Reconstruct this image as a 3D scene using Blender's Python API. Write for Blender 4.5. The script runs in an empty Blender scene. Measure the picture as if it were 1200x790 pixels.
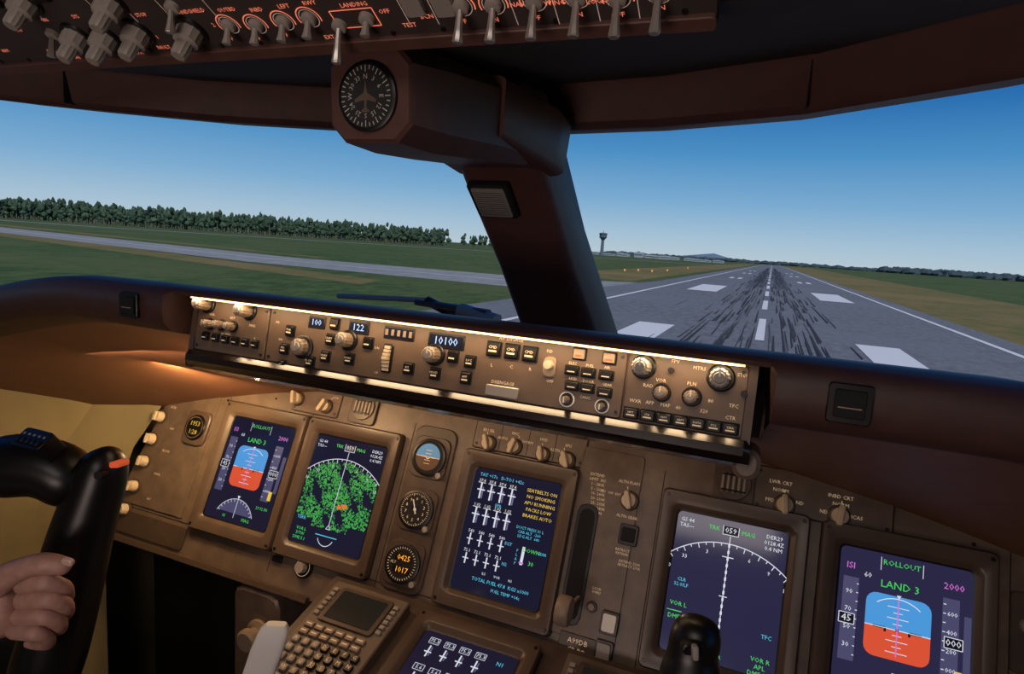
import bpy, math, random
from mathutils import Vector, Matrix
random.seed(7)
sc=bpy.context.scene
try: sc.view_settings.view_transform='Standard'
except Exception: pass
# ------------------------------------------------------------ camera
CAM=Vector((0.357,0.0,1.25)); FPX=738.0
right=Vector((.9227,.3797,.0655)).normalized()
fwd=Vector((-.3681,.9187,-.14348)); fwd=(fwd-right*fwd.dot(right)).normalized()
down=fwd.cross(right)
cd=bpy.data.cameras.new('camera'); cam=bpy.data.objects.new('camera',cd); sc.collection.objects.link(cam)
cd.sensor_width=36; cd.lens=FPX/1200*36; cd.clip_start=.02; cd.clip_end=20000
R=Matrix((right,-down,-fwd)).transposed()
cam.matrix_world=Matrix.Translation(CAM)@R.to_4x4(); sc.camera=cam
def ray(px,py): return right*(px-600)+down*(py-395)+fwd*FPX
def RP(px,py,s): return CAM+ray(px,py)*s
# ------------------------------------------------------------ materials
def lin(c):
    c=c/255.0
    return c/12.92 if c<=.04045 else ((c+.055)/1.055)**2.4
def col(t): return (lin(t[0]),lin(t[1]),lin(t[2]),1)
M={}
def mat(name,c,rough=.5,metal=0,em=None,es=0,noise=0,scale=30,bump=0,c2=None,coat=0):
    m=bpy.data.materials.new(name); m.use_nodes=True; nt=m.node_tree; b=nt.nodes['Principled BSDF']
    b.inputs['Base Color'].default_value=col(c); b.inputs['Roughness'].default_value=rough; b.inputs['Metallic'].default_value=metal
    if coat: b.inputs['Coat Weight'].default_value=coat; b.inputs['Coat Roughness'].default_value=.15
    if em: b.inputs['Emission Color'].default_value=col(em); b.inputs['Emission Strength'].default_value=es
    if noise or bump or c2:
        tc=nt.nodes.new('ShaderNodeTexCoord'); n=nt.nodes.new('ShaderNodeTexNoise'); n.inputs['Scale'].default_value=scale; n.inputs['Detail'].default_value=5
        nt.links.new(tc.outputs['Object'],n.inputs['Vector'])
        r=nt.nodes.new('ShaderNodeValToRGB'); k=col(c); k2=col(c2) if c2 else None
        r.color_ramp.elements[0].position=.3; r.color_ramp.elements[1].position=.7
        r.color_ramp.elements[0].color=k2 if k2 else (k[0]*(1-noise),k[1]*(1-noise),k[2]*(1-noise),1)
        r.color_ramp.elements[1].color=k if k2 else (k[0]*(1+noise),k[1]*(1+noise),k[2]*(1+noise),1)
        nt.links.new(n.outputs['Fac'],r.inputs['Fac']); nt.links.new(r.outputs['Color'],b.inputs['Base Color'])
        if bump:
            bp=nt.nodes.new('ShaderNodeBump'); bp.inputs['Strength'].default_value=bump; bp.inputs['Distance'].default_value=.002
            nt.links.new(n.outputs['Fac'],bp.inputs['Height']); nt.links.new(bp.outputs['Normal'],b.inputs['Normal'])
    M[name]=m; return m
mat('panel',(104,88,76),.38,noise=.22,scale=35)
mat('panel_dark',(78,64,55),.40,noise=.2,scale=35)
mat('bezel',(86,71,60),.32,noise=.14,scale=20)
mat('mcp_face',(96,79,66),.42,noise=.12,scale=40)
mat('shield',(70,46,42),.5,noise=.1,scale=60,bump=.15)
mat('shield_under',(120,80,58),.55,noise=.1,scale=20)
mat('trim_brown',(88,58,52),.5,noise=.12,scale=40,bump=.12)
mat('soffit',(44,36,36),.8,noise=.1,scale=20)
mat('gloss',(26,18,17),.22,coat=.6)
mat('black',(14,12,13),.35)
mat('blackmatte',(12,11,12),.8)
mat('yoke',(14,13,14),.36,noise=.1,scale=60)
mat('cream',(206,188,160),.45)
mat('knobgrey',(150,142,134),.45)
mat('knobtan',(142,124,106),.45)
mat('silver',(180,172,165),.3,metal=.6)
mat('wall',(136,122,86),.7,noise=.2,scale=6)
mat('floor',(40,36,34),.9,noise=.2,scale=40)
mat('rear',(60,52,48),.9,noise=.1,scale=10)
mat('white',(238,236,230),.5)
mat('vent',(140,134,128),.6)
mat('cdubody',(104,92,80),.5,noise=.1,scale=30)
mat('label',(220,196,160),.6,em=(225,200,160),es=.28)
mat('dim',(120,100,80),.6,em=(150,120,90),es=.15)
mat('oh_panel',(62,52,50),.6,noise=.1,scale=30)
mat('oh_red',(190,90,70),.5,em=(245,130,98),es=.8)
mat('oh_white',(170,160,150),.5,em=(225,190,170),es=.3)
mat('tiplabel',(190,70,40),.5,em=(220,90,50),es=.5)
mat('lamp',(255,220,160),.5,em=(255,212,140),es=1.25)
mat('skin',(176,134,120),.5,noise=.14,scale=90,bump=.45)
mat('nail',(210,174,160),.3)
mat('sleeve',(190,190,196),.8)
def em(name,c,s=1.0,rough=.4):
    return mat(name,(0,0,0),rough,em=c,es=s)
em('scr',(28,26,46),1,.1); em('scr2',(42,40,68),1,.1)
em('e_white',(214,218,230)); em('e_grey',(104,104,140)); em('e_grey2',(72,70,104))
em('e_green',(70,205,90)); em('e_cyan',(84,190,220)); em('e_mag',(205,110,205)); em('e_yel',(228,190,70))
em('e_amber',(255,165,40),1.2); em('e_sky',(72,150,216)); em('e_gnd',(216,80,50)); em('e_red',(235,60,40)); em('e_blk',(10,9,20))
em('e_terr',(62,160,72)); em('e_terr2',(44,116,58)); em('e_lcd',(190,215,255),1.3); em('e_orange',(235,120,60),.9)
mat('lcdbg',(14,16,26),.2,em=(24,32,52),es=.5)
# ------------------------------------------------------------ mesh builder
class Fr:
    def __init__(s,o,u,v): s.o=Vector(o); s.u=Vector(u); s.v=Vector(v); s.n=s.u.cross(s.v).normalized()
    def w(s,u,v,h=0): return s.o+s.u*u+s.v*v+s.n*h
    def at(s,px,py,h=0):
        d=ray(px,py); o=s.o+s.n*h; t=(o-CAM).dot(s.n)/d.dot(s.n); p=CAM+d*t-o
        return p.dot(s.u)/s.u.length_squared, p.dot(s.v)/s.v.length_squared
    def sub(s,u,v,h,k): return Fr(s.w(u,v,h),s.u*k,s.v*k)
def rr(cu,cv,w,h,r,n=4):
    pts=[]; r=min(r,w/2-1e-5,h/2-1e-5)
    for (sx,sy,a0) in ((1,1,0),(-1,1,90),(-1,-1,180),(1,-1,270)):
        for i in range(n+1):
            a=math.radians(a0+90*i/n); pts.append((cu+sx*(w/2-r)+r*math.cos(a),cv+sy*(h/2-r)+r*math.sin(a)))
    return pts
_tc={}
def tmesh(s):
    if s in _tc: return _tc[s]
    cu=bpy.data.curves.new('t','FONT'); cu.body=s; cu.size=1; cu.resolution_u=1; cu.align_x='CENTER'; cu.align_y='CENTER'
    ob=bpy.data.objects.new('t',cu); sc.collection.objects.link(ob)
    dg=bpy.context.evaluated_depsgraph_get(); dg.update()
    me=bpy.data.meshes.new_from_object(ob.evaluated_get(dg))
    r=([tuple(v.co) for v in me.vertices],[tuple(p.vertices) for p in me.polygons])
    bpy.data.objects.remove(ob); bpy.data.curves.remove(cu); bpy.data.meshes.remove(me)
    _tc[s]=r; return r
class MB:
    def __init__(s,name): s.name=name; s.V=[]; s.F=[]; s.I=[]; s.mats=[]
    def mi(s,m):
        if m not in s.mats: s.mats.append(m)
        return s.mats.index(m)
    def add(s,vs,fs,m):
        b=len(s.V); k=s.mi(m); s.V+= [tuple(v) for v in vs]
        for f in fs: s.F.append(tuple(i+b for i in f)); s.I.append(k)
    def loft(s,loops,m,c0=False,c1=False,closed=True):
        n=len(loops[0]); vs=[p for l in loops for p in l]; fs=[]
        for j in range(len(loops)-1):
            for i in range(n if closed else n-1):
                a=j*n+i; b=j*n+(i+1)%n; fs.append((a,b,b+n,a+n))
        if c0: fs.append(tuple(range(n))[::-1])
        if c1: fs.append(tuple(range((len(loops)-1)*n,len(loops)*n)))
        s.add(vs,fs,m)
    def rbox(s,fr,cu,cv,w,h,h0,h1,m,r=.002,c=.0008,n=2):
        c=min(c,w*.3,h*.3)
        L=[[fr.w(u,v,h0) for u,v in rr(cu,cv,w,h,r,n)],[fr.w(u,v,h1-c) for u,v in rr(cu,cv,w,h,r,n)],[fr.w(u,v,h1) for u,v in rr(cu,cv,w-2*c,h-2*c,r,n)]]
        s.loft(L,m,c1=True)
    def prism(s,fr,pts,h0,h1,m,cap0=False):
        s.loft([[fr.w(u,v,h0) for u,v in pts],[fr.w(u,v,h1) for u,v in pts]],m,c0=cap0,c1=True)
    def flat(s,fr,pts,h,m): s.add([fr.w(u,v,h) for u,v in pts],[tuple(range(len(pts)))],m)
    def rect(s,fr,cu,cv,w,h,z,m): s.flat(fr,[(cu-w/2,cv-h/2),(cu+w/2,cv-h/2),(cu+w/2,cv+h/2),(cu-w/2,cv+h/2)],z,m)
    def cyl(s,fr,u,v,prof,m,n=20,rib=0):
        L=[]
        for r,h in prof:
            L.append([fr.w(u+(r-(rib if i%2 else 0))*math.cos(2*math.pi*i/n),v+(r-(rib if i%2 else 0))*math.sin(2*math.pi*i/n),h) for i in range(n)])
        s.loft(L,m,c1=True)
    def disc(s,fr,u,v,r,h,m,n=24): s.flat(fr,[(u+r*math.cos(2*math.pi*i/n),v+r*math.sin(2*math.pi*i/n)) for i in range(n)],h,m)
    def line(s,fr,pts,w,h,m):
        for (a,b),(c,d) in zip(pts[:-1],pts[1:]):
            L=math.hypot(c-a,d-b)
            if L<1e-9: continue
            x=-(d-b)/L*w/2; y=(c-a)/L*w/2
            s.flat(fr,[(a-x,b-y),(c-x,d-y),(c+x,d+y),(a+x,b+y)],h,m)
    def arc(s,fr,u,v,r,a0,a1,w,h,m,n=24):
        p=[(u+r*math.cos(math.radians(a0+(a1-a0)*i/n)),v+r*math.sin(math.radians(a0+(a1-a0)*i/n))) for i in range(n+1)]
        s.line(fr,p,w,h,m)
    def text(s,fr,t,u,v,size,m,h=.0006,rot=0):
        for k,ln in enumerate(t.split('\n')):
            vs,fs=tmesh(ln); c,sn=math.cos(rot),math.sin(rot)
            yo=-k*1.05
            s.add([fr.w(u+size*(x*c-(y+yo)*sn),v+size*(x*sn+(y+yo)*c),h) for x,y,z in vs],fs,m)
    def box(s,a,b,m):
        x0,y0,z0=a; x1,y1,z1=b
        s.add([(x0,y0,z0),(x1,y0,z0),(x1,y1,z0),(x0,y1,z0),(x0,y0,z1),(x1,y0,z1),(x1,y1,z1),(x0,y1,z1)],[(3,2,1,0),(4,5,6,7),(0,1,5,4),(1,2,6,5),(2,3,7,6),(3,0,4,7)],m)
    def build(s,ang=35,parent=None):
        me=bpy.data.meshes.new(s.name); me.from_pydata(s.V,[],s.F)
        for k in s.mats: me.materials.append(M[k])
        me.polygons.foreach_set('material_index',s.I); me.update()
        if ang:
            me.polygons.foreach_set('use_smooth',[True]*len(s.F)); me.set_sharp_from_angle(angle=math.radians(ang))
        ob=bpy.data.objects.new(s.name,me); sc.collection.objects.link(ob)
        if parent: ob.parent=parent
        return ob
def Wc(x,y,z): return Vector((x,y,z+1.25))   # x from aircraft centreline, z relative to eye height
X=Vector((1,0,0))
def tilt(t): t=math.radians(t); return Vector((0,math.sin(t),math.cos(t)))
MAIN=Fr(Wc(0,.95,-.498),X,tilt(24)); 
def mz(z): return (z+.498)/math.cos(math.radians(24))
MCP=Fr(Wc(0,.622,-.131),X,tilt(10))
PED=Fr(Wc(0,.885,-.615),X,tilt(75))
OH=Fr(Wc(0,.46,.158),X,Vector((0,-math.cos(math.radians(28)),math.sin(math.radians(28)))))
# ------------------------------------------------------------ exterior
G=Fr((0,0,1.25-9),X,Vector((0,1,0)))
def ground_mat(name,c1,c2,scale,scale2=None,c3=None,rough=.95):
    m=mat(name,c1,rough); nt=m.node_tree; b=nt.nodes['Principled BSDF']
    tc=nt.nodes.new('ShaderNodeTexCoord')
    def nz(sc_,asp,det):
        n=nt.nodes.new('ShaderNodeTexNoise'); n.inputs['Scale'].default_value=sc_; n.inputs['Detail'].default_value=det; n.inputs['Roughness'].default_value=.65
        mp=nt.nodes.new('ShaderNodeMapping'); mp.inputs['Scale'].default_value=(1,asp,1)
        nt.links.new(tc.outputs['Object'],mp.inputs['Vector']); nt.links.new(mp.outputs['Vector'],n.inputs['Vector']); return n
    n=nz(scale,.5,8)
    r=nt.nodes.new('ShaderNodeValToRGB'); r.color_ramp.elements[0].position=.36; r.color_ramp.elements[0].color=col(c1); r.color_ramp.elements[1].position=.66; r.color_ramp.elements[1].color=col(c2)
    nt.links.new(n.outputs['Fac'],r.inputs['Fac']); out=r.outputs['Color']
    if c3:
        n2=nz(scale2,1,6); mx=nt.nodes.new('ShaderNodeMix'); mx.data_type='RGBA'; r2=nt.nodes.new('ShaderNodeValToRGB')
        r2.color_ramp.elements[0].position=.44; r2.color_ramp.elements[1].position=.62
        nt.links.new(n2.outputs['Fac'],r2.inputs['Fac']); nt.links.new(r2.outputs['Color'],mx.inputs[0]); nt.links.new(out,mx.inputs[6]); mx.inputs[7].default_value=col(c3); out=mx.outputs[2]
    nt.links.new(out,b.inputs['Base Color'])
    b.inputs['Specular IOR Level'].default_value=.1
ground_mat('grass',(50,78,42),(94,110,64),.45,.02,(94,102,64))
ground_mat('grass_dry',(132,116,76),(96,104,58),.30,.02,(138,120,82))
ground_mat('asphalt',(104,108,116),(130,134,140),.9,.03,(122,126,134))
ground_mat('concrete',(136,140,142),(160,162,162),.3)
mat('paint',(226,228,232),.8); mat('rubber',(54,54,58),.9); mat('rubber2',(88,90,96),.9)
mat('tree1',(56,80,62),.95,noise=.4,scale=.25); mat('tree2',(74,98,76),.95,noise=.4,scale=.25); mat('trunk',(126,122,112),.9)  # tree1 and tree2 greens have haze mixed into the colour
mat('far_tree',(66,84,90),.95); mat('building',(176,184,190),.8); mat('tower_grey',(100,116,132),.8); mat('hill',(104,126,148),1)  # far_tree: distance haze put into the colour as a paler, bluer green
def gp(px,py): return G.at(px,py)
g=MB('grass_field'); g.rect(G,0,3500,12000,9000,0,'grass'); g.build(0)
g=MB('dry_grass_verge')
g.flat(G,[(33,-20),(78,-20),(110,2200),(33,2200)],.03,'grass_dry')
g.flat(G,[(-42,205),(-42,2200),(-90,2200),(-75,215)],.03,'grass_dry')
g.flat(G,[(-340,165),(-70,98),(-75,112),(-340,185)],.03,'grass_dry')
g.flat(G,[(-900,340),(-420,248),(-150,186),(-150,192),(-420,262),(-900,372)],.03,'grass_dry')
g.build(0)
g=MB('runway')
g.flat(G,[(-40,-60),(33,-60),(33,2600),(-34,2600),(-36,230),(-40,140)],.08,'asphalt')
for sx in (-28.5,28.5): g.rect(G,sx,1270,.9,2640,.12,'paint')
y=25
while y<2400:
    g.rect(G,0,y+15,1.0,30,.14,'paint'); y+=52
for sx in (-1,1):
    g.rect(G,sx*17,205,8,46,.13,'paint')
    g.rect(G,sx*12.8,72,4.6,24,.13,'paint')
    for yy in (345,500,640):
        for k in range(2): g.rect(G,sx*(14+k*4),yy,2,24,.13,'paint')
for i in range(620):
    y0=48+random.random()**1.4*600; l=random.uniform(6,26)*(1+y0/220); x=random.choice((-1,1))*abs(random.gauss(4.4,2.7)); wd=random.uniform(.10,.27)*(1+y0/240)
    if abs(x)<.8: continue
    sk=random.uniform(-.01,.01)*l
    g.flat(G,[(x,y0),(x+wd,y0+l*.1),(x+wd*.7+sk,y0+l),(x+wd*.3+sk,y0+l*.9)],.15+.0001*(i%40),'rubber' if random.random()<.7 else 'rubber2')
for sx in (-1,1):
    g.rect(G,sx*4.6,560,5.5,640,.142,'rubber2'); g.rect(G,sx*4.6,700,3.5,820,.145,'rubber')
g.build(0)
g=MB('taxiway')
g.flat(G,[(-38,128),(-130,131),(-420,196),(-900,300),(-900,330),(-420,232),(-150,172),(-60,176),(-38,200)],.06,'concrete')
g.flat(G,[(-1150,362),(-1150,384),(-660,455),(-380,690),(-200,900),(-36,950),(-36,925),(-190,870),(-370,660),(-645,425)],.05,'concrete')
g.line(G,[(-40,150),(-140,151),(-420,212),(-900,315)],.8,.1,'paint')
g.build(0)
def blob(mb,c,r,h,m,rnd,n=7):
    L=[]
    for j,(k,zz) in enumerate(((.35,0),(.9,.22),(1,.5),(.72,.8),(.2,1))):
        L.append([(c[0]+r*k*rnd.uniform(.75,1.25)*math.cos(2*math.pi*i/n),c[1]+r*k*rnd.uniform(.75,1.25)*math.sin(2*math.pi*i/n),c[2]+h*zz*rnd.uniform(.9,1.1)) for i in range(n)])
    mb.loft(L,m,True,True)
t=MB('tree_line'); rnd=random.Random(3)
def treerow(p0,p1,n,h,jit,mats=('tree1','tree2')):
    for i in range(n):
        f=(i+rnd.random())/n; x=p0[0]+(p1[0]-p0[0])*f+rnd.uniform(-jit,jit); y=p0[1]+(p1[1]-p0[1])*f+rnd.uniform(-jit,jit)
        H=h*rnd.choice((.8,.85,.9,1,1.02,1.1))*rnd.uniform(.94,1.06); z=G.o.z; r=H*rnd.uniform(.13,.19)
        t.box((x-.4,y-.4,z),(x+.4,y+.4,z+H*.6),'trunk')
        for k in range(6):
            zz=rnd.uniform(.16,.76); rr_=r*(1.3-zz)*rnd.uniform(.6,1.0)
            blob(t,(x+rnd.uniform(-r,r)*.6,y+rnd.uniform(-r,r)*.6,z+H*zz),rr_,H*rnd.uniform(.18,.30),mats[rnd.random()<.5],rnd,6)
treerow((-1330,330),(-560,1050),330,31,12); treerow((-1340,350),(-600,1100),330,31,14); treerow((-1360,370),(-610,1130),240,33,14)
treerow((-1330,325),(-560,1040),260,9,8)
treerow((-640,1250),(-560,1500),34,30,18)
t.build(0)
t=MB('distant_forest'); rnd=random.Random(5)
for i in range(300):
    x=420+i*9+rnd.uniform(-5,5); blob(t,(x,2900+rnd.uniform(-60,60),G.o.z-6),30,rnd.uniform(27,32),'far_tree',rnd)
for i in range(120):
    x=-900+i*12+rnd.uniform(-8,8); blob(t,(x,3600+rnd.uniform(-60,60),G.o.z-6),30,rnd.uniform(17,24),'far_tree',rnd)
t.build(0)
t=MB('control_tower'); z=G.o.z; tx,ty=-382,1500
F0=Fr((tx,ty,z),X,Vector((0,1,0)))
t.cyl(F0,0,0,[(6,0),(4.2,10),(3.6,36),(8.5,42),(9.5,43),(9.5,45),(8.6,45),(10,51),(10.5,52),(6,53.5),(.6,54),(.4,60)],'tower_grey',12); t.build()
t=MB('terminal_building'); rnd=random.Random(9)
for i in range(15):
    x=-470+i*24; w=rnd.uniform(14,26); h=rnd.uniform(5,14); yy=1560+rnd.uniform(0,90)
    t.box((x,yy,z),(x+w,yy+30,z+h),'building'); t.box((x+1,yy-.5,z+h*.4),(x+w-1,yy,z+h*.65),'tower_grey'); t.box((x+w*.3,yy+4,z+h),(x+w*.6,yy+12,z+h+2),'tower_grey')
t.build(0)
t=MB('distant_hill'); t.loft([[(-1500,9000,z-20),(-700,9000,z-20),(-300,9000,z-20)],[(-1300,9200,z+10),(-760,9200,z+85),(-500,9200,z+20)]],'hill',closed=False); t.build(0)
t=MB('runway_edge_lights')
em('e_edge',(235,160,80),1.0)
for px,py in ((732,318),(748,318),(764,319),(782,318),(806,315)):
    u,v=gp(px,py); FF=Fr(G.w(u,v,0),X,Vector((0,1,0))); t.cyl(FF,0,0,[(.2,0),(.2,.5),(.5,.6),(.45,1.1)],'e_edge',8)
t.build(0)
def YP(px,py,Y): d=ray(px,py); return CAM+d*(Y/d.y)
q=MB('windshield_wiper')
def bar(a,b,wd,ht,m):
    ax=(b-a).normalized(); s1=ax.cross(Vector((0,0,1))).normalized(); s2=s1.cross(ax)
    q.loft([[p+s1*(x_*wd)+s2*(y_*ht) for x_,y_ in rr(0,0,2,2,.8,2)] for p in (a,b)],m,True,True)
bar(YP(398,347,1.42),YP(500,352,1.42),.014,.007,'vent'); bar(YP(490,354,1.42),YP(572,367,1.42),.02,.009,'shield'); bar(YP(540,363,1.42),YP(582,376,1.42),.03,.016,'vent')
bar(YP(500,352,1.42),YP(560,384,1.44),.012,.012,'black')
q.build()
# sky
w=bpy.data.worlds.new('sky'); sc.world=w; w.use_nodes=True; nt=w.node_tree; bg=nt.nodes['Background']
tc=nt.nodes.new('ShaderNodeTexCoord'); sx=nt.nodes.new('ShaderNodeSeparateXYZ'); rp=nt.nodes.new('ShaderNodeValToRGB')
nt.links.new(tc.outputs['Generated'],sx.inputs[0]); nt.links.new(sx.outputs['Z'],rp.inputs['Fac']); nt.links.new(rp.outputs['Color'],bg.inputs['Color'])
e=rp.color_ramp.elements; e[0].position=0; e[0].color=col((182,200,210)); e[1].position=1; e[1].color=col((14,60,120))
for p,c in ((.03,(164,192,212)),(.08,(124,171,208)),(.15,(76,143,196)),(.22,(42,110,176)),(.30,(26,90,156)),(.42,(20,76,142))):
    k=e.new(p); k.color=col(c)
bg.inputs['Strength'].default_value=1
sd=bpy.data.lights.new('sun','SUN'); sd.energy=2.2; sd.angle=.01; sd.color=(1,.95,.88); so=bpy.data.objects.new('sun',sd); sc.collection.objects.link(so)
so.rotation_euler=Vector((-.55,.75,-1.0)).to_track_quat('-Z','Y').to_euler()
# ------------------------------------------------------------ room shell
def simplebox(name,a,b,m): q=MB(name); q.box(a,b,m); return q.build(0)
simplebox('floor',(-1.35,-1.25,-.06),(1.35,1.4,0),'floor')
simplebox('wall_rear',(-1.35,-1.3,0),(1.35,-1.25,2.15),'rear')
simplebox('wall_front',(-1.35,1.34,0),(1.35,1.4,1.0),'blackmatte')
for sgn,nm in ((-1,'wall_left'),(1,'wall_right')):
    q=MB(nm); x0,x1=sorted((sgn*1.1,sgn*1.3))
    q.box((x0,-1.25,0),(x1,1.34,1.02),'wall'); q.box((x0,-1.25,1.02),(x1,-.1,2.1),'wall')
    # canted lining between the instrument panel edge and the side wall
    A=[(.864,1.0,-.38),(.912,.945,-.50),(.93,.885,-.67),(.93,.885,-1.25)]
    B=[(.98,.93,-.37),(1.01,.85,-.50),(1.02,.78,-.68),(1.02,.76,-1.25)]
    C=[(1.10,.62,-.30),(1.10,.56,-.50),(1.10,.52,-.68),(1.10,.50,-1.25)]
    q.loft([[Wc(sgn*a,b,c) for a,b,c in K] for K in ((A,B,C) if sgn<0 else (C,B,A))],'wall',closed=False); q.build(25)
hdr=[(-1.3,-.15),(-1.1,.2),(-.93,.43),(-.75,.63),(-.675,.69),(-.5,.80),(-.305,.868),(0,.90),(.2,.87),(.37,.807),(.534,.675),(.75,.46),(1.0,.16),(1.3,-.2)]
q=MB('trim_window_header')
L=[]
for x,y in hdr:
    L.append([Wc(x,y+.05,.172),Wc(x,y,.168),Wc(x,y-.012,.176),Wc(x,y-.022,.22),Wc(x,y-.034,.230),Wc(x,y-.02,.30),Wc(x,y+.06,.30)])
q.loft(L,'trim_brown',True,True)
for xa,ya in ((-.675,.69),(.372,.806),(-.30,.869)):
    q.box(Wc(xa-.0008,ya-.0235,.172),Wc(xa+.0008,ya+.01,.226),'blackmatte')
q.build(40)
q=MB('ceiling'); L=[]
for x,y in hdr:
    yf=min(.47,y-.05); L.append([Wc(x,y-.02,.226),Wc(x,yf,.172),Wc(x,min(-.25,yf-.1),.56),Wc(x,-1.27,.78),Wc(x,-1.27,.84),Wc(x,y+.02,.84),Wc(x,y+.02,.30)])
q.loft(L,'soffit',True,True); q.build(0)
# ------------------------------------------------------------ glareshield
q=MB('glareshield')
def prof(x,center):
    a=abs(x); d=0
    if a>.56: d=-(min(a,1.15)-.56)**1.5*.36
    zt=-.31 if a<.38 else -.31-(a-.38)*.15
    yt=1.1716+.445*zt
    if center:
        P=[(1.3,-.215),(.72,-.093),(.63,-.083),(.604,-.084),(.598,-.088),(.600,-.0925),(.625,-.093),(.70,-.10),(.76,-.20),(yt,zt)]
    else:
        P=[(1.3,-.215),(.72,-.093),(.63,-.083),(.600,-.085),(.588,-.094),(.586,-.11),(.588,-.130),(.600,-.143),(.66,-.158),(yt,zt)]
    if a>.75: P=[(yy-(a-.75)*.12 if yy<.75 else yy,zz) for yy,zz in P]
    o=[Wc(x,yy,zz+(d if i not in(0,len(P)-1) else d*.5)) for i,(yy,zz) in enumerate(P)]
    return o
xs=[-1.095,-1.0,-.9,-.82,-.75,-.68,-.62,-.56,-.48,-.42,-.372]
L=[prof(x,False) for x in xs]; L2=[prof(x,True) for x in (-.366,-.2,0,.2,.366)]; L3=[prof(-x,False) for x in xs[::-1]]
allL=L+L2+L3
n=10; vs=[p for l in allL for p in l]
q.add(vs,[],'shield')
for j in range(len(allL)-1):
    for i in range(n-1):
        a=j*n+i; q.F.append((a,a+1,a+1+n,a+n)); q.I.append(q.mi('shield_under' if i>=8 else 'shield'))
q.build(50)
q=MB('master_warning_switch')
for x in (-.43,.43):
    f=Fr(Wc(x,.5855,-.112),X,tilt(0)); q.rbox(f,0,0,.034,.034,0,.004,'black',.003); q.rbox(f,0,0,.024,.024,.004,.006,'blackmatte',.002); q.rect(f,0,-.003,.018,.001,.0065,'dim')
q.build()
# ------------------------------------------------------------ mode control panel
q=MB('mode_control_panel')
W2=.352
q.rbox(MCP,0,-.001,2*W2,.074,-.10,-.002,'mcp_face',.003)
def mk(px,py): return MCP.at(px,py)
uL=mk(316,378)[0]; uR=mk(733,450)[0]
for a,b in ((-W2+.003,uL-.001),(uL+.001,uR-.001),(uR+.001,W2-.003)):
    q.rbox(MCP,(a+b)/2,-.001,b-a,.068,-.002,.0015,'mcp_face',.003,.001)
L=[]
for x in (-W2-.006,-W2,W2,W2+.006):
    k=0 if abs(x)<=W2 else .006
    L.append([MCP.w(x,-.036+v,h) for v,h in ((0,.0),(.000,.005-k),(-.006,.010-k),(-.014,.010-k),(-.022,.003),(-.030,-.03),(-.034,-.075),(-.02,-.10),(0,-.10))])
q.loft(L,'gloss',True,True)
for sg in (-1,1):
    q.prism(Fr(MCP.w(sg*(W2+.001),0,0),X,MCP.v),[( -.004,-.06),(.004,-.06),(.004,.036),(-.004,.036)],-.1,.003,'panel_dark',True)
q.rbox(Fr(MCP.w(W2+.004,-.060,-.02),X,MCP.v),0,0,.026,.030,-.08,.004,'panel',.012,.004,4)
def btn(px,py,w=.012,h=.012,lab=None,m='black',lit=None):
    u,v=mk(px,py); q.rbox(MCP,u,v,w+.003,h+.003,.001,.0025,'blackmatte',.001,.0003); q.rbox(MCP,u,v,w,h,.0025,.006,m,.001,.0006)
    if lit: q.rect(MCP,u,v-h*.18,w*.62,h*.14,.0064,lit)
    if lab: q.text(MCP,lab,u,v+h*.12,h*.32,'label',.0064)
def rknob(px,py,r=.008,hh=.018,m='knobtan',skirt=True):
    u,v=mk(px,py)
    if skirt: q.cyl(MCP,u,v,[(r*1.4,.001),(r*1.4,.004),(r*1.25,.005)],'black',24)
    q.cyl(MCP,u,v,[(r,.004),(r,hh),(r*.8,hh+.002)],m,28,r*.08); q.cyl(MCP,u,v,[(r*.6,hh+.002),(r*.5,hh+.004)],'knobgrey',14)
    q.rect(MCP,u,v+r*.5,r*.18,r*.8,hh+.0045,'white')
def disp(px,py,w,h,t):
    u,v=mk(px,py); q.rbox(MCP,u,v,w+.004,h+.004,.001,.003,'black',.001,.0005); q.rect(MCP,u,v,w,h,.0033,'lcdbg')
    if t: q.text(MCP,t,u,v-.0005,h*.95,'e_lcd',.0037)
def lab(px,py,t,size=.0046,m='label'):
    u,v=mk(px,py); q.text(MCP,t,u,v,size,m,.0022)
for a,b,r in ((246,357,.0085),(294,365,.0085)): rknob(a,b,r,.022)
for a,b in ((249,380),(262,381),(275,383)): rknob(a,b,.0055,.014)
for i in range(6): btn(243+i*11.5,394+i*1.9,.0095,.0085,m='black',lit='label')
lab(270,352,'BARO'); lab(297,382,'MINS'); lab(250,369,'VOR'); lab(274,373,'ADF'); lab(266,392,'FPV  MTRS',.0035); lab(300,397,'R',.004)
disp(373,378,.021,.011,'100'); disp(422,384,.025,.012,'122'); disp(469,391,.037,.011,''); disp(524,400,.042,.013,'10100')
for i in range(5): q.rect(MCP,mk(455+i*7,392)[0],mk(469,391)[1],.004,.007,.0038,'dim')
lab(373,366,'IAS/MACH'); lab(424,373,'HDG'); lab(469,380,'V/S',.004); lab(526,387,'ALT')
rknob(357,407,.0105,.014,'knobtan'); rknob(410,399,.009,.018); rknob(511,416,.009,.018)
for a,b,l in ((342,388,'THR'),(335,409,'SPD'),(394,380,''),(389,398,'LNAV'),(383,418,'VNAV'),(365,424,'FL CH'),(411,421,'HOLD'),(480,432,'V/S'),(511,438,'HOLD'),(552,424,'LOC'),(547,443,'APP'),(532,418,''),(433,402,'')): btn(a,b,.0115,.0115,l,lit='label')
u,v=mk(455,420); q.rbox(MCP,u,v,.014,.034,.001,.003,'black',.002)
for i in range(7): q.rbox(MCP,u,v-.013+i*.0043,.008,.0036,.003,.009-abs(i-3)*.0012,'cream',.0005,.0004)
lab(443,408,'DN',.004); lab(442,437,'UP',.004)
for i,(a,b) in enumerate(((580,409),(601,412),(622,415))): btn(a,b,.015,.014,'CMD',lit='label')
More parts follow.
